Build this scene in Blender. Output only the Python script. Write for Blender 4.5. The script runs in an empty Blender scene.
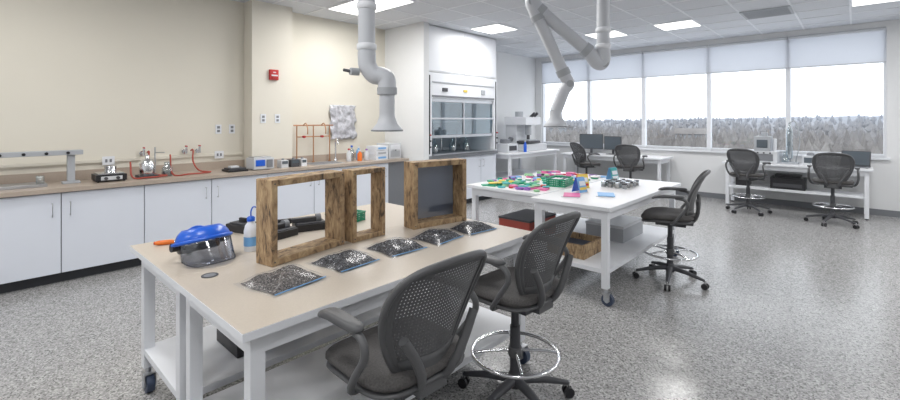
import bpy, math, random
import numpy as np
from mathutils import Vector, Matrix
random.seed(7)
S = bpy.context.scene
try:
    S.view_settings.view_transform = 'Standard'
except Exception: pass

# ------------------------------------------------------------ materials
def pm(name, col, rough=0.5, metal=0.0, noise=0.0, nscale=8.0, bump=0.0, spec=0.5, emit=None, es=0.0, trans=0.0):
    m = bpy.data.materials.new(name); m.use_nodes = True
    nt = m.node_tree; b = nt.nodes['Principled BSDF']
    b.inputs['Base Color'].default_value = (*col, 1)
    b.inputs['Roughness'].default_value = rough
    b.inputs['Metallic'].default_value = metal
    b.inputs['Specular IOR Level'].default_value = spec
    if trans: b.inputs['Transmission Weight'].default_value = trans
    if emit:
        b.inputs['Emission Color'].default_value = (*emit, 1)
        b.inputs['Emission Strength'].default_value = es
    if noise or bump:
        tc = nt.nodes.new('ShaderNodeTexCoord'); n = nt.nodes.new('ShaderNodeTexNoise')
        n.inputs['Scale'].default_value = nscale; n.inputs['Detail'].default_value = 4
        nt.links.new(tc.outputs['Object'], n.inputs['Vector'])
        if noise:
            r = nt.nodes.new('ShaderNodeValToRGB')
            r.color_ramp.elements[0].position = 0.3; r.color_ramp.elements[1].position = 0.7
            r.color_ramp.elements[0].color = (*[max(0, c*(1-noise)) for c in col], 1)
            r.color_ramp.elements[1].color = (*[min(1, c*(1+noise)) for c in col], 1)
            nt.links.new(n.outputs['Fac'], r.inputs['Fac']); nt.links.new(r.outputs['Color'], b.inputs['Base Color'])
        if bump:
            bp = nt.nodes.new('ShaderNodeBump'); bp.inputs['Strength'].default_value = bump
            bp.inputs['Distance'].default_value = 0.01
            nt.links.new(n.outputs['Fac'], bp.inputs['Height']); nt.links.new(bp.outputs['Normal'], b.inputs['Normal'])
    return m

def clear(name, tint, tfac=0.85, rough=0.05):
    m = bpy.data.materials.new(name); m.use_nodes = True; nt = m.node_tree
    for n in list(nt.nodes):
        if n.type == 'BSDF_PRINCIPLED': nt.nodes.remove(n)
    out = [n for n in nt.nodes if n.type == 'OUTPUT_MATERIAL'][0]
    t = nt.nodes.new('ShaderNodeBsdfTransparent'); t.inputs[0].default_value = (*tint, 1)
    g = nt.nodes.new('ShaderNodeBsdfGlossy'); g.inputs['Roughness'].default_value = rough
    g.inputs['Color'].default_value = (0.9, 0.9, 0.9, 1)
    mx = nt.nodes.new('ShaderNodeMixShader'); mx.inputs[0].default_value = 1-tfac
    nt.links.new(t.outputs[0], mx.inputs[1]); nt.links.new(g.outputs[0], mx.inputs[2]); nt.links.new(mx.outputs[0], out.inputs[0])
    return m

M = {}
M['wall_cream'] = pm('wall_cream', (0.73, 0.695, 0.61), 0.85, noise=0.012, nscale=2)
M['wall_pale'] = pm('wall_pale', (0.73, 0.695, 0.615), 0.85, noise=0.012, nscale=2)
M['wall_white'] = pm('wall_white', (0.76, 0.77, 0.78), 0.8, noise=0.01, nscale=2)
M['cab'] = pm('white_laminate', (0.73, 0.765, 0.84), 0.35, noise=0.01, nscale=3)
M['white'] = pm('white_paint', (0.78, 0.80, 0.84), 0.4)
M['offwhite'] = pm('offwhite_plastic', (0.62, 0.64, 0.67), 0.35)
M['duct'] = pm('duct_white', (0.57, 0.59, 0.63), 0.35)
M['lgrey'] = pm('light_grey', (0.40, 0.42, 0.45), 0.45)
M['grey'] = pm('mid_grey', (0.20, 0.21, 0.23), 0.5)
M['dgrey'] = pm('dark_grey', (0.06, 0.062, 0.07), 0.5)
M['seat'] = pm('charcoal_fabric', (0.085, 0.081, 0.080), 0.8, noise=0.25, nscale=150, bump=0.2)
M['cplastic'] = pm('charcoal_plastic', (0.092, 0.094, 0.099), 0.45)
M['black'] = pm('black_plastic', (0.015, 0.015, 0.018), 0.4)
M['toe'] = pm('toe_kick', (0.03, 0.032, 0.038), 0.6)
M['chrome'] = pm('chrome', (0.75, 0.76, 0.78), 0.18, 1.0)
M['alu'] = pm('brushed_aluminium', (0.55, 0.56, 0.58), 0.35, 1.0, noise=0.05, nscale=60)
M['ctop'] = pm('counter_laminate', (0.43, 0.36, 0.30), 0.35, noise=0.06, nscale=120)
M['ttop'] = pm('table_laminate', (0.54, 0.48, 0.41), 0.32, noise=0.04, nscale=150)
M['wtop'] = pm('white_worktop', (0.80, 0.79, 0.80), 0.3)
M['copper'] = pm('copper', (0.52, 0.28, 0.15), 0.4, 0.8)
M['red'] = pm('red', (0.48, 0.02, 0.02), 0.4)
M['rubber_red'] = pm('red_rubber_hose', (0.36, 0.06, 0.04), 0.5)
M['orange'] = pm('orange', (0.80, 0.18, 0.02), 0.4)
M['yellow'] = pm('yellow', (0.78, 0.58, 0.10), 0.4)
M['green'] = pm('green', (0.03, 0.33, 0.19), 0.4)
M['lgreen'] = pm('pale_green', (0.28, 0.55, 0.30), 0.4)
M['teal'] = pm('teal', (0.05, 0.38, 0.40), 0.4)
M['pink'] = pm('pink', (0.72, 0.16, 0.36), 0.4)
M['purple'] = pm('purple', (0.30, 0.13, 0.45), 0.4)
M['blue'] = pm('blue_plastic', (0.012, 0.11, 0.60), 0.3)
M['lblue'] = pm('light_blue', (0.18, 0.42, 0.75), 0.4)
M['rubber'] = pm('caster_rubber', (0.05, 0.07, 0.12), 0.5)
M['screen'] = pm('screen', (0.10, 0.12, 0.14), 0.15)
M['glass'] = clear('window_glass', (0.97, 0.985, 1.0), 0.96, 0.02)
M['hglass'] = clear('sash_glass', (0.62, 0.72, 0.77), 0.86, 0.03)
M['film'] = clear('plastic_film', (0.93, 0.94, 0.96), 0.945, 0.25)
M['visor'] = clear('visor_plastic', (0.62, 0.65, 0.72), 0.90, 0.08)
M['labglass'] = clear('lab_glass', (0.75, 0.82, 0.85), 0.7, 0.05)
M['paper'] = pm('paper', (0.80, 0.80, 0.79), 0.8)
M['foil'] = pm('crinkled_foil', (0.62, 0.62, 0.66), 0.35, 0.5, noise=0.35, nscale=14, bump=1.0)
M['lamp'] = pm('lamp_diffuser', (1, 1, 1), 0.5, emit=(1, 0.985, 0.95), es=2.0)
M['bark'] = pm('bare_trees_far', (0.20, 0.19, 0.19), 1.0, noise=0.3, nscale=.2, spec=0)

def wood():
    m = bpy.data.materials.new('weathered_pine'); m.use_nodes = True; nt = m.node_tree; b = nt.nodes['Principled BSDF']
    tc = nt.nodes.new('ShaderNodeTexCoord'); mp = nt.nodes.new('ShaderNodeMapping'); mp.inputs['Scale'].default_value = (14, 7, 4)
    n = nt.nodes.new('ShaderNodeTexNoise'); n.inputs['Scale'].default_value = 2.6; n.inputs['Detail'].default_value = 10; n.inputs['Roughness'].default_value = .65
    n.inputs['Distortion'].default_value = 0.8
    r = nt.nodes.new('ShaderNodeValToRGB'); e = r.color_ramp.elements
    e[0].position = 0.36; e[0].color = (0.085, 0.06, 0.04, 1); e[1].position = 0.66; e[1].color = (0.52, 0.38, 0.22, 1)
    k = e.new(0.48); k.color = (0.32, 0.21, 0.115, 1)
    nt.links.new(tc.outputs['Object'], mp.inputs[0]); nt.links.new(mp.outputs[0], n.inputs['Vector'])
    nt.links.new(n.outputs['Fac'], r.inputs[0]); nt.links.new(r.outputs[0], b.inputs['Base Color'])
    b.inputs['Roughness'].default_value = 0.7
    return m
M['wood'] = wood()

def speck(name, stops, s1, rough, s2=None):
    m = bpy.data.materials.new(name); m.use_nodes = True; nt = m.node_tree; b = nt.nodes['Principled BSDF']
    tc = nt.nodes.new('ShaderNodeTexCoord')
    v = nt.nodes.new('ShaderNodeTexVoronoi'); v.inputs['Scale'].default_value = s1
    sep = nt.nodes.new('ShaderNodeSeparateColor')
    r = nt.nodes.new('ShaderNodeValToRGB'); r.color_ramp.interpolation = 'CONSTANT'
    e = r.color_ramp.elements
    e[0].position = stops[0][0]; e[0].color = (*stops[0][1], 1)
    e[1].position = stops[1][0]; e[1].color = (*stops[1][1], 1)
    for p, c in stops[2:]:
        k = e.new(p); k.color = (*c, 1)
    nt.links.new(tc.outputs['Object'], v.inputs['Vector']); nt.links.new(v.outputs['Color'], sep.inputs[0])
    nt.links.new(sep.outputs[0], r.inputs[0]); nt.links.new(r.outputs[0], b.inputs['Base Color'])
    b.inputs['Roughness'].default_value = rough
    return m
M['floor'] = speck('speckled_epoxy_floor', [(0, (0.14, 0.14, 0.14)), (0.12, (0.26, 0.258, 0.257)), (0.34, (0.34, 0.337, 0.335)), (0.62, (0.40, 0.397, 0.395)), (0.86, (0.53, 0.527, 0.525))], 120, 0.22)
M['gravel'] = speck('gravel', [(0, (0.02, 0.02, 0.023)), (0.35, (0.06, 0.06, 0.065)), (0.7, (0.12, 0.12, 0.125)), (0.94, (0.32, 0.32, 0.33))], 150, 0.9)
M['sand'] = speck('sandy_soil', [(0, (0.05, 0.045, 0.042)), (0.35, (0.12, 0.105, 0.098)), (0.7, (0.20, 0.18, 0.165)), (0.94, (0.36, 0.34, 0.32))], 200, 0.9)
M['tile'] = pm('acoustic_tile', (0.66, 0.68, 0.72), 0.9, noise=0.05, nscale=90)

def perf():
    m = bpy.data.materials.new('perforated_back'); m.use_nodes = True; nt = m.node_tree; b = nt.nodes['Principled BSDF']
    b.inputs['Base Color'].default_value = (0.092, 0.094, 0.099, 1); b.inputs['Roughness'].default_value = 0.5
    tc = nt.nodes.new('ShaderNodeTexCoord'); sx = nt.nodes.new('ShaderNodeSeparateXYZ'); nt.links.new(tc.outputs['Object'], sx.inputs[0])
    def mth(op, a, bb=None):
        n = nt.nodes.new('ShaderNodeMath'); n.operation = op
        for i, q in enumerate((a, bb)):
            if q is None: continue
            if isinstance(q, (int, float)): n.inputs[i].default_value = q
            else: nt.links.new(q, n.inputs[i])
        return n.outputs[0]
    px = mth('SUBTRACT', mth('FRACT', mth('MULTIPLY', mth('ADD', sx.outputs[0], 5.0), 75)), 0.5)
    pz = mth('SUBTRACT', mth('FRACT', mth('MULTIPLY', sx.outputs[2], 75)), 0.5)
    d = mth('ADD', mth('MULTIPLY', px, px), mth('MULTIPLY', pz, pz))
    f = mth('LESS_THAN', d, 0.026)
    t = nt.nodes.new('ShaderNodeBsdfTransparent'); mx = nt.nodes.new('ShaderNodeMixShader')
    out = [n for n in nt.nodes if n.type == 'OUTPUT_MATERIAL'][0]
    nt.links.new(f, mx.inputs[0]); nt.links.new(b.outputs[0], mx.inputs[1]); nt.links.new(t.outputs[0], mx.inputs[2])
    nt.links.new(mx.outputs[0], out.inputs[0])
    return m
M['perf'] = perf()

def sieve():
    m = bpy.data.materials.new('wire_mesh'); m.use_nodes = True; nt = m.node_tree; b = nt.nodes['Principled BSDF']
    b.inputs['Base Color'].default_value = (0.10, 0.12, 0.17, 1); b.inputs['Metallic'].default_value = 0.2; b.inputs['Roughness'].default_value = 0.5
    t = nt.nodes.new('ShaderNodeBsdfTransparent'); mx = nt.nodes.new('ShaderNodeMixShader'); mx.inputs[0].default_value = 0.28
    out = [n for n in nt.nodes if n.type == 'OUTPUT_MATERIAL'][0]
    nt.links.new(b.outputs[0], mx.inputs[1]); nt.links.new(t.outputs[0], mx.inputs[2]); nt.links.new(mx.outputs[0], out.inputs[0])
    return m
M['sieve'] = sieve()

def shade():
    m = bpy.data.materials.new('roller_shade_fabric'); m.use_nodes = True; nt = m.node_tree
    b = nt.nodes['Principled BSDF']; b.inputs['Base Color'].default_value = (0.80, 0.82, 0.85, 1); b.inputs['Roughness'].default_value = 0.9
    t = nt.nodes.new('ShaderNodeBsdfTranslucent'); t.inputs[0].default_value = (0.87, 0.89, 0.93, 1)
    mx = nt.nodes.new('ShaderNodeMixShader'); mx.inputs[0].default_value = 0.55
    out = [n for n in nt.nodes if n.type == 'OUTPUT_MATERIAL'][0]
    nt.links.new(b.outputs[0], mx.inputs[1]); nt.links.new(t.outputs[0], mx.inputs[2]); nt.links.new(mx.outputs[0], out.inputs[0])
    return m
M['shade'] = shade()

# ------------------------------------------------------------ mesh builder
class B:
    def __init__(s): s.v = []; s.f = []; s.m = []; s.s = []; s.mats = []
    def mi(s, k):
        if k not in s.mats: s.mats.append(k)
        return s.mats.index(k)
    def add(s, vs, fs, k, sm=False):
        o = len(s.v); s.v += [tuple(map(float, p)) for p in vs]; i = s.mi(k)
        for f in fs: s.f.append([a+o for a in f]); s.m.append(i); s.s.append(sm)
    def box(s, x0, x1, y0, y1, z0, z1, k, R=None, piv=None):
        vs = [(x, y, z) for z in (z0, z1) for y in (y0, y1) for x in (x0, x1)]
        if R is not None:
            c = Vector(piv) if piv else Vector(((x0+x1)/2, (y0+y1)/2, (z0+z1)/2))
            vs = [tuple(R @ (Vector(p)-c) + c) for p in vs]
        s.add(vs, [(0, 2, 3, 1), (4, 5, 7, 6), (0, 1, 5, 4), (2, 6, 7, 3), (0, 4, 6, 2), (1, 3, 7, 5)], k)
    def cb(s, c, d, k, R=None):
        s.box(c[0]-d[0]/2, c[0]+d[0]/2, c[1]-d[1]/2, c[1]+d[1]/2, c[2]-d[2]/2, c[2]+d[2]/2, k, R)
    def tube(s, pts, r, k, seg=12, closed=False, flat=1.0):
        P = [Vector(p) for p in pts]; n = len(P)
        rr = r if isinstance(r, (list, tuple)) else [r]*n
        T = []
        for i in range(n):
            if closed: t = P[(i+1) % n]-P[i-1]
            elif i == 0: t = P[1]-P[0]
            elif i == n-1: t = P[-1]-P[-2]
            else: t = (P[i+1]-P[i]).normalized()+(P[i]-P[i-1]).normalized()
            T.append(t.normalized() if t.length > 1e-9 else Vector((0, 0, 1)))
        up = Vector((0, 0, 1)) if abs(T[0].z) < 0.9 else Vector((1, 0, 0))
        N = (up - T[0]*up.dot(T[0])).normalized(); vs = []
        for i in range(n):
            N = (N - T[i]*N.dot(T[i])).normalized(); Bn = T[i].cross(N)
            for j in range(seg):
                a = 2*math.pi*j/seg
                vs.append(P[i]+N*math.cos(a)*rr[i]*flat+Bn*math.sin(a)*rr[i])
        fs = []
        for i in range(n if closed else n-1):
            i2 = (i+1) % n
            for j in range(seg):
                j2 = (j+1) % seg
                fs.append((i*seg+j, i*seg+j2, i2*seg+j2, i2*seg+j))
        s.add(vs, fs, k, True)
        if not closed:
            s.add(vs[:seg], [tuple(range(seg))[::-1]], k); s.add(vs[-seg:], [tuple(range(seg))], k)
    def cyl(s, p0, p1, r, k, seg=16, r1=None):
        s.tube([p0, p1], [r, r if r1 is None else r1], k, seg)
    def lathe(s, c, prof, k, seg=20, capb=True, capt=True):
        vs = []; n = len(prof)
        for r, z in prof:
            for j in range(seg):
                a = 2*math.pi*j/seg; vs.append((c[0]+r*math.cos(a), c[1]+r*math.sin(a), c[2]+z))
        fs = [(i*seg+j, i*seg+(j+1) % seg, (i+1)*seg+(j+1) % seg, (i+1)*seg+j) for i in range(n-1) for j in range(seg)]
        s.add(vs, fs, k, True)
        if capb: s.add(vs[:seg], [tuple(range(seg))[::-1]], k)
        if capt: s.add(vs[-seg:], [tuple(range(seg))], k)
    def torus(s, c, R, r, k, seg=32, axis='z'):
        pts = []
        for i in range(seg):
            a = 2*math.pi*i/seg
            if axis == 'z': pts.append((c[0]+R*math.cos(a), c[1]+R*math.sin(a), c[2]))
            elif axis == 'x': pts.append((c[0], c[1]+R*math.cos(a), c[2]+R*math.sin(a)))
            else: pts.append((c[0]+R*math.cos(a), c[1], c[2]+R*math.sin(a)))
        s.tube(pts, r, k, 8, closed=True)
    def surf(s, G, k, th=0.0):
        G = np.array(G, float); a, b = G.shape[:2]
        du = np.gradient(G, axis=0); dv = np.gradient(G, axis=1); N = np.cross(du, dv)
        N /= (np.linalg.norm(N, axis=2, keepdims=True)+1e-12)
        ix = lambda i, j: i*b+j
        fs = [(ix(i, j), ix(i+1, j), ix(i+1, j+1), ix(i, j+1)) for i in range(a-1) for j in range(b-1)]
        if th == 0: s.add(G.reshape(-1, 3), fs, k, True); return
        A = (G+N*th/2).reshape(-1, 3); C = (G-N*th/2).reshape(-1, 3); o = a*b
        vs = list(A)+list(C); f2 = fs+[tuple(o+q for q in f[::-1]) for f in fs]
        bd = [ix(i, 0) for i in range(a)]+[ix(a-1, j) for j in range(1, b)]+[ix(i, b-1) for i in range(a-2, -1, -1)]+[ix(0, j) for j in range(b-2, 0, -1)]
        for q in range(len(bd)):
            p, r = bd[q], bd[(q+1) % len(bd)]; f2.append((p, p+o, r+o, r))
        s.add(vs, f2, k, True)
    def pad(s, c, w, d, t, k, e=4.0, dish=0.0, seg=40):
        prof = [(0.0, -0.5), (0.80, -0.5), (0.93, -0.4), (1.0, -0.1), (1.0, 0.15), (0.95, 0.38), (0.85, 0.5), (0.5, 0.5-dish), (0.0, 0.5-dish*1.3)]
        vs = []
        for sc, h in prof:
            for j in range(seg):
                a = 2*math.pi*j/seg; ca, sa = math.cos(a), math.sin(a)
                rad = (abs(ca)**e+abs(sa)**e)**(-1/e)
                x, y = rad*ca*w/2*sc, rad*sa*d/2*sc
                z = h*t - 0.03*max(0, (y/(d/2)))**3
                vs.append((c[0]+x, c[1]+y, c[2]+z))
        fs = [(i*seg+j, i*seg+(j+1) % seg, (i+1)*seg+(j+1) % seg, (i+1)*seg+j) for i in range(len(prof)-1) for j in range(seg)]
        s.add(vs, fs, k, True)
    def xform(s, R):
        s.v = [tuple(R @ Vector(p)) for p in s.v]; mz = min(p[2] for p in s.v); s.v = [(p[0], p[1], p[2]-mz) for p in s.v]
    def mesh(s, name, origin=(0, 0, 0)):
        me = bpy.data.meshes.new(name)
        me.from_pydata([(p[0]-origin[0], p[1]-origin[1], p[2]-origin[2]) for p in s.v], [], s.f)
        for k in s.mats: me.materials.append(M[k])
        me.polygons.foreach_set('material_index', s.m); me.polygons.foreach_set('use_smooth', s.s)
        me.validate(); me.update(); return me
    def done(s, name, loc=None, rz=0.0, bevel=0.0, seg=2):
        if loc is None:
            A = np.array(s.v); mn, mx = A.min(0), A.max(0)
            o = ((mn[0]+mx[0])/2, (mn[1]+mx[1])/2, mn[2]); me = s.mesh(name, o); loc = o
        else: me = s.mesh(name)
        ob = bpy.data.objects.new(name, me); S.collection.objects.link(ob)
        ob.location = loc; ob.rotation_euler = (0, 0, rz)
        if bevel:
            md = ob.modifiers.new('bevel', 'BEVEL'); md.width = bevel; md.segments = seg; md.limit_method = 'ANGLE'; md.angle_limit = math.radians(50)
        return ob
def dup(ob, loc, rz):
    n = ob.copy(); S.collection.objects.link(n); n.location = loc; n.rotation_euler = (0, 0, rz); return n
def smooth(pts, n=6):
    P = [Vector(p) for p in pts]; P = [2*P[0]-P[1]]+P+[2*P[-1]-P[-2]]; out = []
    for i in range(1, len(P)-2):
        for j in range(n):
            t = j/n; a, b, c, d = P[i-1], P[i], P[i+1], P[i+2]
            out.append(0.5*((2*b)+(c-a)*t+(2*a-5*b+4*c-d)*t*t+(3*b-a-3*c+d)*t**3))
    out.append(P[-2]); return out
Rx = lambda a: Matrix.Rotation(math.radians(a), 3, 'X')
Ry = lambda a: Matrix.Rotation(math.radians(a), 3, 'Y')
Rz = lambda a: Matrix.Rotation(math.radians(a), 3, 'Z')

# ------------------------------------------------------------ room shell
XL, XR, Y0, Y1, ZC = -6.15, 3.0, -3.0, 10.0, 3.15
b = B(); b.box(XL-.2, XR+.2, Y0-.2, Y1+.2, -.2, 0, 'floor'); b.done('floor')
b = B(); b.box(XL-.2, XR+.2, Y0-.2, Y1+.2, ZC, ZC+.15, 'tile'); b.done('ceiling')
b = B()
x = -2.495-.61*6
while x < XR:
    if x > XL: b.box(x-.012, x+.012, Y0, Y1, ZC-.006, ZC, 'white')
    x += .61
y = 7.695-.61*17
while y < Y1:
    if y > Y0: b.box(XL, XR, y-.012, y+.012, ZC-.0065, ZC, 'white')
    y += .61
b.done('trim_ceiling_grid')
b = B(); b.box(XL-.2, XL, Y0-.2, 5.05, 0, ZC, 'wall_cream'); b.box(XL-.2, XL, 5.05, Y1+.2, 0, ZC, 'wall_white'); b.done('wall_left')
b = B(); b.box(XL, -5.90, 2.53, 3.10, 0, ZC, 'wall_pale'); b.done('wall_column')
b = B(); b.box(XR, XR+.2, Y0-.2, Y1+.2, 0, ZC, 'wall_white'); b.done('wall_right')
b = B(); b.box(XL, XR, Y0-.2, Y0, 0, ZC, 'wall_white'); b.done('wall_back')
b = B(); b.box(XL, -5.16, 4.98, 5.10, 0, ZC, 'wall_white'); b.done('wall_partition')
WX = [-5.98, -4.71, -3.44, -2.17, -.90, .37]; ZS, ZH, ZT = .94, 2.50, 3.06
b = B()
b.box(XL, XR, Y1, Y1+.2, 0, ZS, 'wall_white'); b.box(XL, XR, Y1, Y1+.2, ZT, ZC, 'wall_white')
b.box(XL, WX[0], Y1, Y1+.2, ZS, ZT, 'wall_white'); b.box(WX[-1], XR, Y1, Y1+.2, ZS, ZT, 'wall_white'); b.done('wall_window')
b = B(); b.box(WX[0]-.04, WX[-1]+.04, Y1-.06, Y1+.1, ZS-.035, ZS, 'white'); b.done('trim_window_sill', bevel=.004)
b = B(); b.box(-5.1, XR, Y1-.015, Y1, 0, .1, 'grey'); b.done('baseboard_window')
b = B(); b.box(XL, XL+.015, 7.1, Y1-.02, 0, .1, 'grey'); b.done('baseboard_left')
for i in range(5):
    a, c = WX[i], WX[i+1]; b = B(); w = .035
    b.box(a, a+w, Y1+.03, Y1+.15, ZS, ZT, 'white'); b.box(c-w, c, Y1+.03, Y1+.15, ZS, ZT, 'white')
    b.box(a+w, c-w, Y1+.06, Y1+.15, ZS, ZS+.05, 'white'); b.box(a+w, c-w, Y1+.06, Y1+.15, ZT-.05, ZT, 'white')
    b.box(a+w, c-w, Y1+.10, Y1+.106, ZS+.05, ZT-.05, 'glass')
    b.done('window_%d' % (i+1))
    b = B()
    b.box(a+.006, c-.006, Y1+.010, Y1+.014, ZH, ZT-.06, 'shade'); b.box(a+.006, c-.006, Y1+.003, Y1+.021, ZH-.02, ZH, 'offwhite')
    b.cyl((a+.01, Y1+.0, ZT-.03), (c-.01, Y1+.0, ZT-.03), .028, 'offwhite', 12)
    b.done('roller_shade')

# ------------------------------------------------------------ outside
def outside():
    m = bpy.data.materials.new('hazed_winter_woodland'); m.use_nodes = True; nt = m.node_tree; bs = nt.nodes['Principled BSDF']; bs.inputs['Roughness'].default_value = 1
    bs.inputs['Specular IOR Level'].default_value = 0
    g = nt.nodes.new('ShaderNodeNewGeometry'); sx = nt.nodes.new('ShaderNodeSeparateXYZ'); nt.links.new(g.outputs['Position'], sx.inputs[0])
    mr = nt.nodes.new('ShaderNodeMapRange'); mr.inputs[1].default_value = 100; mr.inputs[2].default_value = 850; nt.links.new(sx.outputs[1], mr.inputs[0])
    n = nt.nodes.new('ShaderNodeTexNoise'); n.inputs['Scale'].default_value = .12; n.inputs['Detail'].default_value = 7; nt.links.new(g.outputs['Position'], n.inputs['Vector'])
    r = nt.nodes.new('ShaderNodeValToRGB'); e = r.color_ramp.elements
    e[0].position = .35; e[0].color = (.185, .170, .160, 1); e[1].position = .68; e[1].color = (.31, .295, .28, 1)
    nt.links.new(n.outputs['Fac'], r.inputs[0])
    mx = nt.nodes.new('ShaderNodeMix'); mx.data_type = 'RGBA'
    nt.links.new(mr.outputs[0], mx.inputs[0]); nt.links.new(r.outputs[0], mx.inputs[6]); mx.inputs[7].default_value = (.36, .38, .42, 1)  # atmospheric haze painted into the colour: brown fades to pale blue grey with distance
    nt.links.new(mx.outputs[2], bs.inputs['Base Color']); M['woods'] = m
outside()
rng = np.random.RandomState(3); G = []
hillf = lambda xx, yy: 13*max(0, (yy-350)/600)+4*math.sin(xx*.004+1)*max(0, (yy-250)/600)
for i in range(120):
    yy = 45*(1.0265**i) if i else 45
    row = []
    for j in range(320):
        xx = (-1.9+2.5*j/319)*yy*1.15
        row.append((xx, yy, -13+rng.rand()*3.5+hillf(xx, yy)))
    G.append(row)
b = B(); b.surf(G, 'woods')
# bare tree crowns: slim, irregular, several spiky leaders each, densest near the ridge lines
for i in range(5200):
    yy = 120*(7.2**rng.rand()); xx = (-1.6+1.85*rng.rand())*yy; h = 6+rng.rand()*4.5; w_ = 1.0+rng.rand()*1.6; z0 = -13+hillf(xx, yy)
    a0 = rng.rand()*6
    vs = [(xx, yy, z0+h*(.92+.2*rng.rand()))]
    for q in range(5): vs.append((xx+w_*math.cos(a0+q*1.257)*(.6+.6*rng.rand()), yy+w_*math.sin(a0+q*1.257), z0+h*(.4+.3*rng.rand())))
    vs.append((xx, yy, z0))
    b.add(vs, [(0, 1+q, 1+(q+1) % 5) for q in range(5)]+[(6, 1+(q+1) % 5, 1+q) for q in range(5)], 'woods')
for (x, y, w, h) in [(-50, 180, 10, 4), (-150, 260, 12, 4)]:
    b.box(x, x+w, y, y+8, -11, -6+h*.6, 'lgrey'); z = -6+h*.6
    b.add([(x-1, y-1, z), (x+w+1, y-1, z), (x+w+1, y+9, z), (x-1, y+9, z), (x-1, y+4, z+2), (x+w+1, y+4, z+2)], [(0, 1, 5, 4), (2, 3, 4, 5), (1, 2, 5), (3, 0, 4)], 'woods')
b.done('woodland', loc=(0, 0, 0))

# ------------------------------------------------------------ ceiling fixtures
def panel_lamp(cx, cy, w=.6, d=.6, pw=25):
    b = B(); z = ZC
    b.box(cx-w/2, cx+w/2, cy-d/2, cy+d/2, z-.02, z-.007, 'white')
    b.box(cx-w/2+.02, cx+w/2-.02, cy-d/2+.02, cy+d/2-.02, z-.026, z-.02, 'lamp')
    o = b.done('ceiling_panel_lamp')
    L = bpy.data.lights.new('panel_light', 'AREA'); L.shape = 'RECTANGLE'; L.size = w-.06; L.size_y = d-.06; L.energy = pw; L.color = (1, .99, .975)
    l = bpy.data.objects.new('lamp_glow', L); S.collection.objects.link(l); l.parent = o; l.location = (0, 0, -.02+.0)
for (cx, cy) in [(-3.41, 8), (-2.19, 8), (.25, 8), (2.1, 8), (-4.63, 6.17), (-2.19, 0.07), (.25, 0.07), (1.47, 3.73), (-4.63, 0.07), (-.97, -1.76), (-3.41,-1.76)]:
    panel_lamp(cx, cy, pw=24)
panel_lamp(-4.935, 3.73, 1.2, .6, 36); panel_lamp(-3.105, 3.12, 1.2, .6, 36); panel_lamp(1.0, 5.8, 1.2, .6, 36)
b = B(); cx, cy = -.97, 8.0
b.box(cx-.3, cx+.3, cy-.3, cy-.27, ZC-.02, ZC-.007, 'lgrey'); b.box(cx-.3, cx+.3, cy+.27, cy+.3, ZC-.02, ZC-.007, 'lgrey')
b.box(cx-.3, cx-.27, cy-.27, cy+.27, ZC-.02, ZC-.007, 'lgrey'); b.box(cx+.27, cx+.3, cy-.27, cy+.27, ZC-.02, ZC-.007, 'lgrey')
b.box(cx-.27, cx+.27, cy-.27, cy+.27, ZC-.010, ZC-.007, 'grey')
for i in range(22):
    q = cy-.26+i*.0245; b.box(cx-.27, cx+.27, q, q+.01, ZC-.018, ZC-.010, 'lgrey')
b.done('ceiling_air_vent')

# ------------------------------------------------------------ base cabinets + counter
b = B(); ye = 4.95; fx = -5.52
b.box(-5.89, fx-.03, Y0+.02, ye, .10, .87, 'cab'); b.box(-5.89, fx-.09, Y0+.02, ye, 0.0, .10, 'toe')
edges = [-.08+.662*i for i in range(-4, 8)]
for i in range(len(edges)-1):
    a, c = edges[i]+.004, min(edges[i+1]-.004, ye)
    b.box(fx-.03, fx-.01, a, c, .105, .858, 'cab')
    hy = c-.06 if i % 2 == 0 else a+.06
    b.tube([(fx-.01, hy, .77), (fx+.018, hy, .77), (fx+.018, hy, .65), (fx-.01, hy, .65)], .005, 'alu', 6)
b.box(fx-.032, fx-.029, Y0+.02, ye, .10, .87, 'grey')
b.done('base_cabinet_run', bevel=.002, seg=1)
b = B(); b.box(-5.893, -5.49, Y0+.02, 4.96, .87, .91, 'ctop'); b.box(-6.14, -5.893, Y0+.02, 2.525, .87, .91, 'ctop'); b.box(-6.14, -5.893, 3.105, 4.96, .87, .91, 'ctop')
b.box(-6.148, -6.128, Y0+.02, 2.525, .91, 1.01, 'ctop'); b.box(-6.148, -6.128, 3.105, 4.96, .91, 1.01, 'ctop')
b.box(-5.898, -5.88, 2.53, 3.10, .91, 1.01, 'ctop'); b.done('countertop')

# ------------------------------------------------------------ fume hood
b = B(); xa, xf, ya, yb = -6.14, -5.20, 5.11, 7.02
b.box(xa, xf-.04, ya, yb, .10, .90, 'cab'); b.box(xa, xf-.12, ya, yb, 0, .10, 'toe')
for i in range(4):
    w = (yb-ya)/4; b.box(xf-.04, xf-.02, ya+i*w+.004, ya+(i+1)*w-.004, .11, .88, 'cab')
    hy = ya+i*w+(w-.06 if i % 2 == 0 else .06); b.tube([(xf-.02, hy, .8), (xf+.01, hy, .8), (xf+.01, hy, .68), (xf-.02, hy, .68)], .005, 'alu', 6)
b.box(xa, xf+.03, ya, yb, .90, .95, 'grey'); b.box(xf-.02, xf+.05, ya+.1, yb-.1, .955, .975, 'alu')
b.box(xa, xa+.05, ya, yb, .95, 2.35, 'white')
b.box(xa+.05, xf, ya, ya+.10, .95, 2.35, 'white'); b.box(xa+.05, xf, yb-.10, yb, .95, 2.35, 'white')
b.box(xf, xf+.008, ya+.03, ya+.055, .98, 2.3, 'black'); b.box(xf, xf+.008, yb-.055, yb-.03, .98, 2.3, 'black')
b.box(xa+.05, xf, ya+.10, yb-.10, 1.92, 2.35, 'white')
b.box(xf, xf+.012, ya+.10, yb-.10, 1.94, 1.97, 'grey'); b.box(xf, xf+.01, ya+.1, yb-.1, 2.18, 2.2, 'lgrey')
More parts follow.
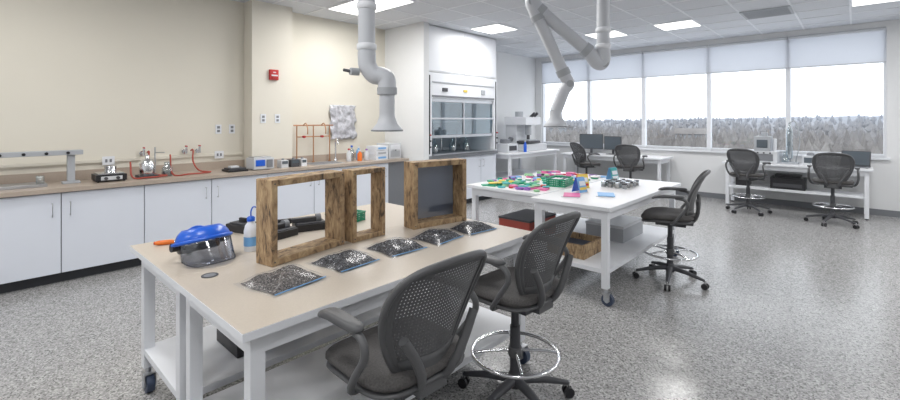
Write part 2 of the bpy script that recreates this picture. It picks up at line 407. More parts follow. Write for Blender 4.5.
b.box(xf, xf+.02, ya+.35, ya+.47, 2.04, 2.10, 'dgrey'); b.box(xf, xf+.02, yb-.5, yb-.40, 2.03, 2.11, 'lgrey'); b.box(xf, xf+.015, ya+.9, ya+1.0, 2.05, 2.09, 'yellow')
b.box(xf-.06, xf-.03, ya+.10, yb-.10, 1.86, 1.92, 'alu'); b.box(xf-.06, xf-.03, ya+.10, yb-.10, 1.24, 1.29, 'alu')
b.box(xf-.06, xf-.03, ya+.94, ya+.97, 1.29, 1.86, 'alu'); b.box(xf-.05, xf-.044, ya+.10, yb-.10, 1.29, 1.86, 'hglass')
b.box(xf-.02, xf+.0, ya+.10, yb-.10, 1.56, 1.59, 'alu')
b.box(xa+.06, xa+.08, ya+.12, yb-.12, 1.0, 1.5, 'lgrey'); b.box(xa+.09, xa+.11, ya+.12, yb-.12, 1.54, 1.88, 'lgrey')
for q in (.5, 1.0, 1.4):
    b.cyl((xa+.3, ya+q, .95), (xa+.3, ya+q, 1.35), .012, 'chrome'); b.lathe((xa+.45, ya+q+.15, .95), [(.07, 0), (.07, .12), (.02, .22), (.02, .28)], 'labglass')
for q in (.02, yb-ya-.045):
    for z in (1.1, 1.2, 1.3): b.cyl((xf, ya+q+.03, z), (xf+.03, ya+q+.03, z), .012, 'red' if z > 1.25 else 'black', 8)
b.done('fume_hood', bevel=.003, seg=1)
b = B(); b.box(xa, xf-.03, ya, yb, 2.36, ZC-.01, 'wall_white'); b.box(xf-.03, xf-.015, ya+.01, (ya+yb)/2-.004, 2.38, ZC-.03, 'white'); b.box(xf-.03, xf-.015, (ya+yb)/2+.004, yb-.01, 2.38, ZC-.03, 'white')
b.done('hood_enclosure_panel', bevel=.003, seg=1)

# ------------------------------------------------------------ benches
def caster(b, x, y, zt):
    r = .05; b.cyl((x, y, zt-.03), (x, y, zt), .018, 'alu', 12)
    b.cb((x+.012, y, zt-.033), (.06, .062, .008), 'alu')
    for sy in (-1, 1): b.box(x-.008, x+.045, y+sy*.027-.0025, y+sy*.027+.0025, .045, zt-.033, 'alu')
    b.cyl((x+.02, y-.019, r), (x+.02, y+.019, r), r, 'rubber', 20); b.cyl((x+.02, y-.032, r), (x+.02, y+.032, r), .02, 'lgrey', 12)
def bench(name, x0, x1, y0, y1, h, top, shelf=.25, shelf_d=1.0, casters=True, edge='white', t=.032):
    b = B(); L = .052; i = .045; zt = .14 if casters else .02
    b.box(x0, x1, y0, y1, h-t, h, top)
    b.box(x0-.002, x1+.002, y0-.002, y0, h-t, h-.001, edge); b.box(x1, x1+.002, y0, y1, h-t, h-.001, edge)
    b.box(x0+i, x1-i, y0+i, y0+i+.03, h-t-.08, h-t, 'white'); b.box(x0+i, x1-i, y1-i-.03, y1-i, h-t-.08, h-t, 'white')
    b.box(x0+i, x0+i+.03, y0+i, y1-i, h-t-.08, h-t, 'white'); b.box(x1-i-.03, x1-i, y0+i, y1-i, h-t-.08, h-t, 'white')
    for x in (x0+i, x1-i-L):
        for y in (y0+i, y1-i-L):
            b.box(x-.001, x+L+.001, y-.001, y+L+.001, zt, h-t-.001, 'white')
            if casters: caster(b, x+L/2, y+L/2, zt)
            else: b.cyl((x+L/2, y+L/2, 0), (x+L/2, y+L/2, zt), .02, 'black', 12)
    if shelf: b.box(x0+i+.002, x0+i+(x1-x0-2*i)*shelf_d, y0+i+.002, y1-i-.002, shelf-.035, shelf, 'white')
    return b.done(name, bevel=.003, seg=2)
TH = .83
bench('lab_workbench', -3.06, -2.290, .62, 2.457, TH, 'ttop')
bench('lab_workbench', -2.289, -1.517, .62, 2.457, TH, 'ttop')
bench('lab_worktable', -3.20, -2.25, 3.75, 5.55, TH, 'wtop')
bench('lab_worktable', -2.23, -1.47, 3.53, 5.50, TH, 'wtop', shelf=.30)
bench('computer_desk', -1.80, .20, 9.33, 9.92, .79, 'wtop', shelf=.36, shelf_d=1.0, casters=False)
bench('computer_desk', -5.0, -2.8, 9.2, 9.92, .79, 'wtop', shelf=None, casters=False)
bench('instrument_bench', -6.10, -5.0, 7.2, 9.15, .88, 'wtop', shelf=.35)

# ------------------------------------------------------------ chairs
def chair():
    b = B()
    for i in range(5):
        a = math.radians(90+72*i+18); c, s_ = math.cos(a), math.sin(a)
        b.tube([(c*.03, s_*.03, .125), (c*.16, s_*.16, .11), (c*.31, s_*.31, .075)], [.03, .024, .015], 'dgrey', 8, flat=.8)
        b.cyl((c*.31, s_*.31, .05), (c*.31, s_*.31, .085), .01, 'chrome', 8)
        for sg in (-1, 1):
            p = Vector((c*.31-s_*sg*.008, s_*.31+c*sg*.008, .028)); q = p+Vector((-s_*sg*.018, c*sg*.018, 0))
            b.cyl(p, q, .028, 'black', 14)
    b.lathe((0, 0, .09), [(.04, 0), (.045, .03), (.035, .07), (.028, .08)], 'dgrey')
    b.cyl((0, 0, .16), (0, 0, .42), .028, 'dgrey'); b.cyl((0, 0, .42), (0, 0, .56), .022, 'dgrey')
    b.lathe((0, 0, .255), [(.036, 0), (.04, .015), (.036, .05)], 'cplastic')
    b.torus((0, 0, .27), .235, .0105, 'chrome', 44)
    for i in range(4):
        a = math.radians(45+90*i); b.tube([(math.cos(a)*.03, math.sin(a)*.03, .285), (math.cos(a)*.14, math.sin(a)*.14, .282), (math.cos(a)*.235, math.sin(a)*.235, .27)], .008, 'chrome', 8)
    b.box(-.10, .10, -.14, .12, .545, .59, 'dgrey')
    b.cyl((.08, .04, .565), (.22, .06, .56), .006, 'black', 8)
    b.pad((0, .02, .605), .47, .45, .03, 'cplastic'); b.pad((0, .02, .64), .475, .46, .055, 'seat', dish=.12)
    W = lambda w: .125+.105*math.sin(min(1, w/.70)*math.pi/2)-.040*max(0, (w-.70)/.30)**2
    G = []; ring = []
    def P(u, w, o=0):
        z = .640+.435*w - .028*max(0, (w-.70)/.30)*u*u
        return (W(w)*u, -.195-.135*w+.035*math.sin(w*math.pi)+.06*u*u*(1-.25*w)+o, z)
    for i in range(17): G.append([P(-.97+1.94*j/16, .02+.96*i/16) for j in range(17)])
    b.surf(G, 'perf', 0)
    for sg in (-1, 1):
        b.surf([[P(sg*(.84+.14*j/3), i/11) for j in range(4)] for i in range(12)], 'cplastic', .010)
    b.surf([[P(-.96+1.92*j/11, .93+.07*i/2) for j in range(12)] for i in range(3)], 'cplastic', .010)
    b.surf([[P(-.96+1.92*j/11, .0+.15*i/3) for j in range(12)] for i in range(4)], 'cplastic', .010)
    n = 12
    ring += [P(1, i/n) for i in range(n)] + [P(1-2*i/n, 1) for i in range(n)] + [P(-1, 1-i/n) for i in range(n)] + [P(-1+2*i/n, 0) for i in range(n)]
    R = [Vector(p) for p in ring]; m = len(R)
    for _ in range(3): R = [(R[i-1]+R[i]*2+R[(i+1) % m])/4 for i in range(m)]
    b.tube(R, .013, 'cplastic', 8, closed=True)
    for sg in (-1, 1):
        b.tube(smooth([(sg*.04, -.12, .575), (sg*.06, -.19, .60), (sg*.085, -.228, .66), (sg*.125, -.240, .74), (sg*.175, -.238, .82)], 5), [.018]*21, 'cplastic', 8)
        b.tube(smooth([(sg*.16, -.02, .585), (sg*.245, -.04, .60), (sg*.275, -.10, .68), (sg*.275, -.16, .77), (sg*.272, -.14, .825), (sg*.270, -.06, .842)], 5), .014, 'cplastic', 8)
        b.pad((sg*.268, .0, .852), .06, .27, .028, 'cplastic', e=3, seg=20)
    b.box(-.065, .065, -.20, -.10, .56, .60, 'cplastic')
    return b
def put_chair(x, y, face_deg, first=[None]):
    rz = math.radians(face_deg-90)
    if first[0] is None: first[0] = chair().done('drafting_chair', loc=(x, y, 0), rz=rz); return
    dup(first[0], (x, y, 0), rz)
put_chair(-1.33, 1.15, 178); put_chair(-1.38, 2.03, 178); put_chair(-1.32, 4.58, 192)
put_chair(-1.33, 8.85, 78); put_chair(-.25, 8.70, 92); put_chair(-3.28, 8.85, 95); put_chair(-4.2, 8.85, 60)

# ------------------------------------------------------------ extraction arms
b = B(); p = (-2.12, 1.58)
b.lathe((p[0], p[1], ZC-.07), [(.12, 0), (.12, .062)], 'duct'); b.cyl((p[0], p[1], 1.93), (p[0], p[1], ZC-.03), .05, 'duct', 24)
for z in (2.2, 1.96): b.lathe((p[0], p[1], z), [(.051, 0), (.058, .005), (.058, .035), (.051, .04)], 'white', 24)
q = (-2.03, 1.66)
b.tube(smooth([(p[0], p[1], 1.95), (p[0]+.005, p[1]+.004, 1.87), (p[0]+.035, p[1]+.03, 1.815), (q[0]-.03, q[1]-.025, 1.81), (q[0]-.003, q[1]-.003, 1.79), (q[0], q[1], 1.73)], 5), .053, 'duct', 20)
b.cyl((p[0]-.01, p[1]-.05, 1.83), (p[0]-.02, p[1]-.10, 1.83), .022, 'lgrey', 14); b.tube([(p[0]-.02, p[1]-.09, 1.83), (p[0]-.06, p[1]-.12, 1.84)], .009, 'dgrey', 8)
b.lathe((q[0], q[1], 1.70), [(.058, 0), (.058, .04)], 'lgrey', 24); b.cyl((q[0], q[1], 1.58), (q[0], q[1], 1.73), .045, 'duct', 24)
b.lathe((q[0], q[1], 1.485), [(.092, 0), (.092, .008), (.080, .022), (.060, .045), (.046, .085), (.045, .10)], 'duct', 28, capb=False)
b.lathe((q[0], q[1], 1.484), [(.094, 0), (.094, .008)], 'grey', 28, capb=False, capt=False); b.lathe((q[0], q[1], 1.495), [(.078, 0), (.045, .06)], 'dgrey', 24, capb=False)
b.done('fume_extraction_arm')
b = B()
A0 = Vector((-1.60, 3.69, 2.03)); A1 = Vector((-2.06, 3.27, 2.56)); A2 = Vector((-1.82, 3.49, 1.86)); A3 = Vector((-1.90, 3.41, 1.50))
b.lathe((A0.x, A0.y, ZC-.07), [(.14, 0), (.14, .062)], 'duct'); b.cyl((A0.x, A0.y, A0.z+.1), (A0.x, A0.y, ZC-.03), .055, 'duct', 24)
for z in (2.3, 2.16): b.lathe((A0.x, A0.y, z), [(.056, 0), (.064, .005), (.064, .04), (.056, .045)], 'white', 24)
u1 = (A1-A0).normalized(); u2 = (A2-A1).normalized()
b.tube(smooth([A0+Vector((0, 0, .14)), A0+Vector((0, 0, .03)), A0+u1*.06+Vector((0, 0, -.03)), A0+u1*.16], 6), .058, 'duct', 20)
b.cyl(A0+u1*.14, A1-u1*.06, .052, 'duct', 24); b.cyl(A0+u1*.16, A0+u1*.22, .062, 'lgrey', 24); b.cyl(A1-u1*.14, A1-u1*.08, .06, 'lgrey', 24)
b.tube(smooth([A1-u1*.08, A1-u1*.01+Vector((0, 0, .03)), A1+u2*.05+Vector((0, 0, .01)), A1+u2*.12], 6), .056, 'duct', 20)
b.cyl(A1+u2*.1, A2-u2*.05, .050, 'duct', 24); b.cyl(A1+u2*.12, A1+u2*.17, .06, 'lgrey', 24); b.cyl(A2-u2*.14, A2-u2*.08, .058, 'lgrey', 24)
off = Vector((-.677, .736, 0))*.085
b.cyl(A1+off, A0+off+u1*.05, .014, 'lgrey', 10)
for c in (A0, A1, A2): b.cyl(c-off*.6, c+off*1.15, .03, 'lgrey', 16)
b.tube(smooth([A2-u2*.07, A2, A2+Vector((-.03, -.03, -.06)), A3+Vector((0, 0, .12))], 6), .05, 'duct', 20)
b.lathe((A3.x, A3.y, A3.z-.01), [(.10, 0), (.10, .014), (.085, .04), (.055, .08), (.05, .14)], 'duct', 28, capb=False)
b.lathe((A3.x, A3.y, A3.z-.011), [(.102, 0), (.102, .008)], 'grey', 28, capb=False, capt=False); b.lathe((A3.x, A3.y, A3.z+.01), [(.085, 0), (.045, .07)], 'dgrey', 24, capb=False)
b.done('fume_extraction_arm')

# ------------------------------------------------------------ table 1 things
def frame(name, y0, y1, x, h, dep, t, mesh=False, rz=0):
    b = B(); w = y1-y0; hd = dep/2
    b.box(-hd, hd, -w/2, -w/2+t, 0, h, 'wood'); b.box(-hd, hd, w/2-t, w/2, 0, h, 'wood')
    b.box(-hd+.002, hd-.002, -w/2+t, w/2-t, 0, t, 'wood'); b.box(-hd+.002, hd-.002, -w/2+t, w/2-t, h-t, h, 'wood')
    if mesh: b.box(-hd+.006, -hd+.009, -w/2+t, w/2-t, t, h-t, 'sieve')
    for sy in (-1, 1):
        for z in (.02, h-.02): b.cyl((hd, sy*(w/2-t/2), z), (hd+.002, sy*(w/2-t/2), z), .004, 'dgrey', 8)
    return b.done(name, loc=(x, (y0+y1)/2, TH), rz=math.radians(rz), bevel=.004)
frame('wooden_sieve_frame', .98, 1.46, -2.20, .425, .13, .034, rz=10)
frame('wooden_sieve_frame', 1.51, 1.76, -2.22, .425, .11, .03, rz=2)
frame('wooden_sieve_frame', 1.97, 2.42, -2.15, .44, .12, .036, mesh=True, rz=-10)

def bag(y, x, rz, fill, s=1.0, seed=0):
    r = np.random.RandomState(seed); b = B(); n = 26
    def lump(w, d, h, jit, pw):
        G = []
        for i in range(n):
            row = []
            for j in range(n):
                u, v = -1+2*i/(n-1), -1+2*j/(n-1); k = max(0, (1-abs(u)**pw)*(1-abs(v)**pw))
                wob = 1+.06*math.sin(3*math.atan2(v, u)+seed)
                row.append((u*w/2*wob*(1+.02*math.sin(v*5)), v*d/2*wob, .003+h*k+(r.rand()*jit*k)+.006*k*math.sin(u*4+seed)*math.cos(v*5)))
            G.append(row)
        return G
    b.surf(lump(.22*s, .245*s, .028, .010, 4), fill)
    b.surf(lump(.265*s, .285*s, .042, .006, 3), 'film')
    b.box(.112*s, .116*s, -.12*s, .12*s, .004, .008, 'lblue')
    b.done('gravel_sample_bag', loc=(x, y, TH+.001), rz=math.radians(rz))
bag(.95, -1.88, 8, 'sand', 1.08, 1); bag(1.29, -1.90, 4, 'gravel', 1.0, 2); bag(1.62, -1.89, -3, 'gravel', 1, 3); bag(1.93, -1.88, 6, 'gravel', .98, 4); bag(2.24, -1.86, -6, 'gravel', .95, 5)

# face shield: blue brow guard, ratchet headband with two crown straps, curved clear visor
b = B(); G = []
for i in range(7):
    ph = math.radians(2+46*i/6); row = []
    for j in range(25):
        th = math.radians(-88+176*j/24); rr = math.cos(ph)**.9
        row.append((.150*rr*math.cos(th)-.01, .130*rr*math.sin(th), .115+.085*math.sin(ph)))
    G.append(row)
b.surf(G, 'blue', .004)
GV = []
for i in range(8):
    k = i/7; row = []
    for j in range(25):
        u = -1+2*j/24; t = math.radians(74*u); z = .12-.13*k*(1-.30*max(0, abs(u)-.5)**2*4)
        row.append(((.150+.03*k)*math.cos(t)-.01, .132*math.sin(t), z))
    GV.append(row)
b.surf(GV, 'visor', .002); b.tube(GV[-1], .003, 'dgrey', 6)
b.tube([(.155*math.cos(t)-.01, .136*math.sin(t), .117) for t in [math.radians(-92+184*j/24) for j in range(25)]], .009, 'blue', 8)
b.tube([(.105*math.cos(2*math.pi*j/28)-.045, .085*math.sin(2*math.pi*j/28), .085) for j in range(28)], .012, 'black', 8, closed=True, flat=1.6)
b.tube([(.10*math.cos(math.radians(180-180*j/14))-.045, 0, .085+.085*math.sin(math.radians(180*j/14))) for j in range(15)], .008, 'blue', 8)
b.tube([(-.045, .085*math.cos(math.radians(180*j/14)), .085+.10*math.sin(math.radians(180*j/14))) for j in range(15)], .010, 'blue', 8)
for sy in (-1, 1): b.cyl((-.02, sy*.085, .105), (-.02, sy*.142, .108), .022, 'black', 14)
b.cyl((-.17, 0, .08), (-.14, 0, .08), .02, 'black', 14)
b.xform(Ry(-15))
b.done('face_shield', loc=(-2.47, .82, TH), rz=math.radians(8))
b = B(); b.tube([(-.05, 0, .014), (-.03, 0, .014), (.03, 0, .014), (.045, 0, .014)], [.009, .014, .013, .008], 'orange', 12); b.cyl((.045, 0, .014), (.13, 0, .010), .003, 'chrome', 8); b.cyl((-.055, 0, .014), (-.05, 0, .014), .01, 'red', 10)
b.done('screwdriver', loc=(-2.93, .76, TH), rz=math.radians(65))
b = B(); b.lathe((0, 0, 0), [(.036, 0), (.036, .003), (.028, .004), (.027, .002)], 'dgrey'); b.lathe((0, 0, .002), [(.026, 0), (.026, .0005)], 'grey'); b.done('cable_grommet', loc=(-2.20, .75, TH))
b = B(); b.lathe((0, 0, 0), [(.034, 0), (.037, .008), (.037, .11), (.03, .14), (.018, .155), (.018, .165)], 'white'); b.lathe((0, 0, .163), [(.021, 0), (.021, .02), (.012, .026)], 'blue')
b.tube(smooth([(0, 0, .185), (0, 0, .215), (.02, 0, .235), (.055, 0, .225), (.075, 0, .2)], 5), .004, 'blue', 8); b.lathe((0, 0, .03), [(.0375, 0), (.0375, .05)], 'lblue', capb=False, capt=False)
b.done('wash_bottle', loc=(-2.46, 1.05, TH), rz=2.2)
b = B(); b.box(-.09, .09, -.06, .06, 0, .05, 'black'); b.box(-.075, .075, -.045, .045, .05, .058, 'dgrey'); b.box(-.03, .03, -.01, .01, .058, .085, 'black'); b.done('black_tool_case', loc=(-2.93, 1.2, TH), rz=.3, bevel=.006)
for (x, y, rz) in [(-2.62, 1.28, .2), (-2.66, 1.52, -.3)]:
    b = B(); b.box(-.07, .07, -.10, .10, 0, .045, 'black'); b.box(-.06, .06, -.09, .09, .045, .052, 'dgrey'); b.box(-.02, .02, -.12, .04, .052, .08, 'dgrey'); b.cyl((0, -.12, .066), (0, -.2, .066), .018, 'black', 12); b.cyl((0, .04, .066), (0, .07, .066), .03, 'grey', 14)
    b.done('rotary_hand_tool', loc=(x, y, TH), rz=rz, bevel=.004)
def basket(x, y, k, w, d, h, z, rz=0):
    b = B(); b.box(-w/2, w/2, -d/2, d/2, 0, .006, k)
    for i in range(4):
        zz = .006+i*(h-.006)/3.5
        for s_ in (-1, 1):
            b.box(-w/2, w/2, s_*d/2-.003, s_*d/2+.003, zz, zz+(h-.006)/6, k); b.box(s_*w/2-.003, s_*w/2+.003, -d/2, d/2, zz, zz+(h-.006)/6, k)
    for i in range(9):
        q = -w/2+w*i/8
        for s_ in (-1, 1): b.box(q-.003, q+.003, s_*d/2-.003, s_*d/2+.003, 0, h, k)
    for i in range(7):
        q = -d/2+d*i/6
        for s_ in (-1, 1): b.box(s_*w/2-.003, s_*w/2+.003, q-.003, q+.003, 0, h, k)
    b.box(-w/2-.006, w/2+.006, -d/2-.006, -d/2+.003, h, h+.006, k); b.box(-w/2-.006, w/2+.006, d/2-.003, d/2+.006, h, h+.006, k)
    b.box(-w/2-.006, -w/2+.003, -d/2, d/2, h, h+.006, k); b.box(w/2-.003, w/2+.006, -d/2, d/2, h, h+.006, k)
    for i in range(5): b.box(-w/2+.02+i*w/6, -w/2+.02+i*w/6+.02, -d/3, d/3, .006, h*.9, random.choice(['white', 'black', 'paper']))
    b.done('plastic_basket', loc=(x, y, z), rz=rz)
basket(-2.66, 1.80, 'green', .16, .22, .06, TH, .2)
basket(-2.40, 4.40, 'green', .20, .30, .08, TH, .2)
b = B(); b.box(-.15, .15, -.22, .22, 0, .12, 'black'); b.box(-.155, .155, -.225, .225, .12, .14, 'blue'); b.tube([(0, -.1, .14), (0, -.08, .17), (0, .08, .17), (0, .1, .14)], .008, 'black', 8); b.done('storage_tote', loc=(-2.62, 1.2, .251), bevel=.006)
b = B(); b.box(-.15, .15, -.22, .22, 0, .16, 'dgrey'); b.box(-.155, .155, -.225, .225, .16, .18, 'black'); b.tube([(0, -.1, .18), (0, -.08, .21), (0, .08, .21), (0, .1, .18)], .008, 'black', 8); b.done('storage_tote', loc=(-2.70, 1.8, .251), bevel=.006)

# ------------------------------------------------------------ table 2 things
cols = ['pink', 'green', 'teal', 'lgreen', 'green', 'purple', 'teal', 'yellow', 'lblue', 'green', 'pink', 'black', 'paper', 'lgreen', 'purple', 'red']
b = B()
def piece(x, y, i):
    c = cols[i % len(cols)]; r = .024+.022*random.random(); h = .010+.018*random.random()
    if i % 4 == 0: b.cb((x, y, TH+h/2), (.06+.06*random.random(), .09, h), c, Rz(random.random()*90))
    elif i % 4 == 2:
        b.lathe((x, y, TH), [(r*1.1, 0), (r*1.25, h), (r*1.15, h), (r*1.0, .005)], c, 18, capt=True)
    else: b.lathe((x, y, TH), [(r*.9, 0), (r, .004), (r, h), (r*.85, h+.004)], c, 16)
    if i % 5 == 1: b.lathe((x, y, TH+h+.004), [(r*1.05, 0), (r*1.05, .008)], cols[(i+3) % len(cols)], 16)
k = 0
for i in range(8):
    for j in range(15):
        k += 1; x = -3.13+.105*i+.04*random.random(); y = 3.83+.11*j+.04*random.random()
        if -2.56 < x and 4.18 < y < 4.62: continue
        if random.random() < .12: continue
        piece(x, y, k+random.randint(0, 5))
b.done('coloured_sample_containers')
b = B()
for i in range(5):
    for j in range(4):
        x, y = -2.0+.075*j, 4.62+.085*i
        b.lathe((x, y, TH), [(.024, 0), (.026, .004), (.026, .045)], 'labglass', 14); b.lathe((x, y, TH+.003), [(.021, 0), (.021, .03)], ['grey', 'sand', 'ctop'][(i+j) % 3], 12); b.lathe((x, y, TH+.045), [(.027, 0), (.027, .014)], 'dgrey' if (i+j) % 2 else 'chrome', 14)
b.done('sample_jars')
def brochure(x, y, rz, cc):
    b = B()
    for s_, c in ((-1, cc[0]), (1, cc[1])):
        R = Rx(s_*16); b.cb((0, s_*.028, .075), (.12, .004, .15), c, R); b.cb((0, s_*.0315, .09), (.09, .003, .045), 'white', R)
        b.cb((0, s_*.043, .04), (.10, .003, .025), cc[2], R)
    b.done('folded_brochure', loc=(x, y, TH+.004), rz=rz)
brochure(-2.02, 4.10, 1.4, ('lblue', 'blue', 'yellow')); brochure(-2.12, 4.36, 1.0, ('yellow', 'orange', 'red')); brochure(-2.14, 5.2, 1.3, ('teal', 'lblue', 'white'))
for (x, y, c) in [(-1.98, 3.86, 'pink'), (-1.75, 4.1, 'lblue')]:
    b = B()
    for i, (w, d, cc) in enumerate([(.16, .22, 'white'), (.15, .21, c)]): b.cb((0, 0, .004+i*.007), (w, d, .006), cc, Rz(i*9))
    b.done('paper_pad_stack', loc=(x, y, TH), rz=.3)
b = B()
for i in range(2):
    z = .301+i*.062; x0, x1, y0, y1 = -2.15, -1.78, 3.70, 4.12
    b.box(x0, x1, y0, y0+.03, z, z+.06, 'wood'); b.box(x0, x1, y1-.03, y1, z, z+.06, 'wood'); b.box(x0, x0+.03, y0+.03, y1-.03, z, z+.06, 'wood'); b.box(x1-.03, x1, y0+.03, y1-.03, z, z+.06, 'wood'); b.box(x0+.03, x1-.03, y0+.03, y1-.03, z+.003, z+.006, 'sieve')
b.done('stacked_wooden_sieve_frames', bevel=.003)
b = B(); b.box(-.2, .2, -.28, .28, 0, .14, 'lgrey'); b.box(-.205, .205, -.285, .285, .14, .17, 'offwhite'); b.box(-.1, .1, .285, .292, .06, .1, 'black'); b.done('storage_bin', loc=(-1.93, 4.75, .301), bevel=.006)
b = B(); b.box(-.2, .2, -.28, .28, 0, .2, 'rubber_red'); b.box(-.205, .205, -.285, .285, .2, .22, 'dgrey'); b.box(-.1, .1, -.292, -.285, .06, .1, 'black'); b.done('storage_bin', loc=(-2.75, 4.3, .251), bevel=.006)

# ------------------------------------------------------------ counter things
CZ = .911
b = B(); b.box(-5.92, -5.80, .62, .76, CZ, CZ+.02, 'lgrey'); b.box(-5.89, -5.83, .66, .72, CZ+.02, 1.22, 'lgrey'); b.box(-5.92, -5.80, -.60, .78, 1.20, 1.245, 'lgrey')
b.box(-5.92, -5.80, -.62, -.50, CZ, CZ+.02, 'lgrey'); b.box(-5.89, -5.83, -.6, -.54, CZ+.02, 1.2, 'lgrey')
for i in range(7): b.cyl((-5.80, -.3+i*.16, 1.222), (-5.775, -.3+i*.16, 1.222), .014, 'black', 10)
b.box(-5.95, -5.70, -.3, .5, CZ, CZ+.03, 'alu'); b.lathe((-5.72, .45, CZ+.03), [(.03, 0), (.03, .07), (.035, .075)], 'labglass'); b.done('manifold_rack', bevel=.003)
b = B(); b.box(-5.92, -5.66, .86, 1.12, CZ+.01, CZ+.075, 'black'); b.box(-5.9, -5.68, .88, 1.10, CZ+.075, CZ+.09, 'chrome'); b.box(-5.66, -5.655, .9, 1.08, CZ+.02, CZ+.06, 'offwhite')
for y in (.94, 1.04): b.cyl((-5.655, y, CZ+.04), (-5.635, y, CZ+.04), .016, 'dgrey', 12)
for x in (-5.9, -5.68):
    for y in (.88, 1.10): b.cyl((x, y, CZ), (x, y, CZ+.012), .01, 'black', 8)
b.lathe((-5.79, 1.0, CZ+.09), [(.05, 0), (.052, .004), (.052, .06), (.055, .063)], 'chrome'); b.done('hot_plate', bevel=.003)
b = B(); b.box(-5.9, -5.7, 1.24, 1.42, CZ, CZ+.03, 'dgrey'); b.lathe((-5.8, 1.33, CZ+.03), [(.07, 0), (.075, .01), (.075, .13), (.05, .17), (.02, .18), (.02, .22)], 'chrome')
b.lathe((-5.78, 1.52, CZ), [(.05, 0), (.055, .01), (.055, .09), (.03, .13), (.03, .16)], 'labglass'); b.lathe((-5.78, 1.52, CZ+.002), [(.045, 0), (.045, .05)], 'dgrey')
b.cyl((-5.9, 1.43, CZ), (-5.9, 1.43, 1.24), .008, 'alu'); b.cyl((-5.9, 1.43, 1.18), (-5.8, 1.5, 1.18), .006, 'alu')
b.done('vacuum_filtration_set')
for (y0, y1, hh) in [(1.18, 1.40, .18), (1.56, 1.86, .24)]:
    b = B(); b.tube(smooth([(-6.10, y1, 1.17), (-6.02, y1, 1.18), (-5.92, y1-.03, 1.05), (-5.80, y1, .945), (-5.72, y1+.1, .926), (-5.66, (y0+y1)/2, .926), (-5.72, y0, .935), (-5.82, y0, CZ+hh)], 8), .009, 'rubber_red', 8); b.done('rubber_hose')
def gas_tap(y):
    b = B(); b.cyl((-6.149, y, 1.16), (-6.135, y, 1.16), .03, 'chrome', 16); b.cyl((-6.135, y, 1.16), (-6.06, y, 1.16), .011, 'chrome', 12); b.cyl((-6.07, y, 1.14), (-6.07, y, 1.22), .013, 'chrome', 12); b.box(-6.10, -6.04, y-.006, y+.006, 1.22, 1.235, 'red'); b.done('gas_tap')
gas_tap(1.36); gas_tap(1.80); gas_tap(1.95)
b = B(); b.box(-6.149, -6.125, -2.5, 2.5, 1.082, 1.115, 'wall_cream')
for y in (-.9, -.1, 1.04, 2.2): b.box(-6.125, -6.118, y-.055, y+.055, 1.05, 1.145, 'white'); b.box(-6.118, -6.114, y-.03, y-.01, 1.08, 1.115, 'grey'); b.box(-6.118, -6.114, y+.01, y+.03, 1.08, 1.115, 'grey')
b.done('power_raceway')
def outlet(x, y, z):
    b = B(); b.box(x, x+.008, y-.037, y+.037, z-.06, z+.06, 'white')
    for dz in (-.024, .024): b.box(x+.008, x+.010, y-.018, y+.018, z+dz-.016, z+dz+.016, 'grey')
    b.done('wall_outlet', bevel=.002)
outlet(XL, 2.20, 1.43); outlet(XL, 2.37, 1.43); outlet(-5.90, 2.68, 1.57); outlet(-5.90, 2.88, 1.57)
b = B(); b.box(-5.90, -5.86, 2.76, 2.88, 2.10, 2.24, 'red'); b.box(-5.86, -5.85, 2.775, 2.865, 2.15, 2.17, 'white'); b.box(-5.86, -5.845, 2.79, 2.85, 2.115, 2.14, 'red'); b.box(-5.86,-5.852,2.80,2.84,2.195,2.21,'white'); b.done('fire_alarm_pull_station', bevel=.003)
b = B(); b.box(-5.82, -5.60, 2.12, 2.36, CZ, CZ+.025, 'black'); b.box(-5.8, -5.62, 2.14, 2.34, CZ+.025, CZ+.045, 'dgrey'); b.box(-5.78, -5.68, 2.18, 2.28, CZ+.045, CZ+.065, 'offwhite'); b.done('instrument_tray', bevel=.003)
b = B(); b.box(-5.82, -5.58, 2.42, 2.68, CZ+.01, CZ+.15, 'offwhite'); b.box(-5.58, -5.572, 2.44, 2.56, CZ+.05, CZ+.13, 'blue'); b.box(-5.58, -5.57, 2.58, 2.66, CZ+.03, CZ+.13, 'grey'); b.box(-5.8, -5.62, 2.44, 2.66, CZ+.15, CZ+.165, 'alu')
for y in (2.45, 2.65): b.cyl((-5.7, y, CZ), (-5.7, y, CZ+.012), .012, 'black', 8)
b.done('electronic_balance', bevel=.006)
b = B()
for (y0, w, c) in [(2.80, .10, 'offwhite'), (2.94, .12, 'dgrey'), (3.09, .08, 'white')]: b.box(-5.75, -5.62, y0, y0+w, CZ, CZ+.10, c); b.box(-5.62, -5.615, y0+.01, y0+w-.01, CZ+.05, CZ+.09, 'screen'); b.lathe((-5.68,y0+w/2,CZ+.10),[(.02,0),(.015,.02)],'grey',12)
b.done('bench_meters', bevel=.004)
b = B(); xr = -6.05
for y in (3.25, 3.52, 3.80): b.cyl((xr, y, CZ), (xr, y, 1.48), .009, 'copper', 10); b.lathe((xr, y, CZ), [(.025, 0), (.025, .012)], 'copper', 14)
b.cyl((xr, 3.2, 1.47), (xr, 3.86, 1.47), .010, 'copper', 10); b.cyl((xr, 3.25, 1.30), (xr, 3.8, 1.30), .008, 'copper', 10)
for y in (3.35, 3.65): b.tube(smooth([(xr, y, 1.47), (xr+.08, y, 1.50), (xr+.13, y, 1.42), (xr+.13, y, 1.34)], 5), .008, 'copper', 8); b.cyl((xr, y, 1.3), (xr+.05, y, 1.3), .018, 'red', 10)
b.done('copper_pipe_rack')
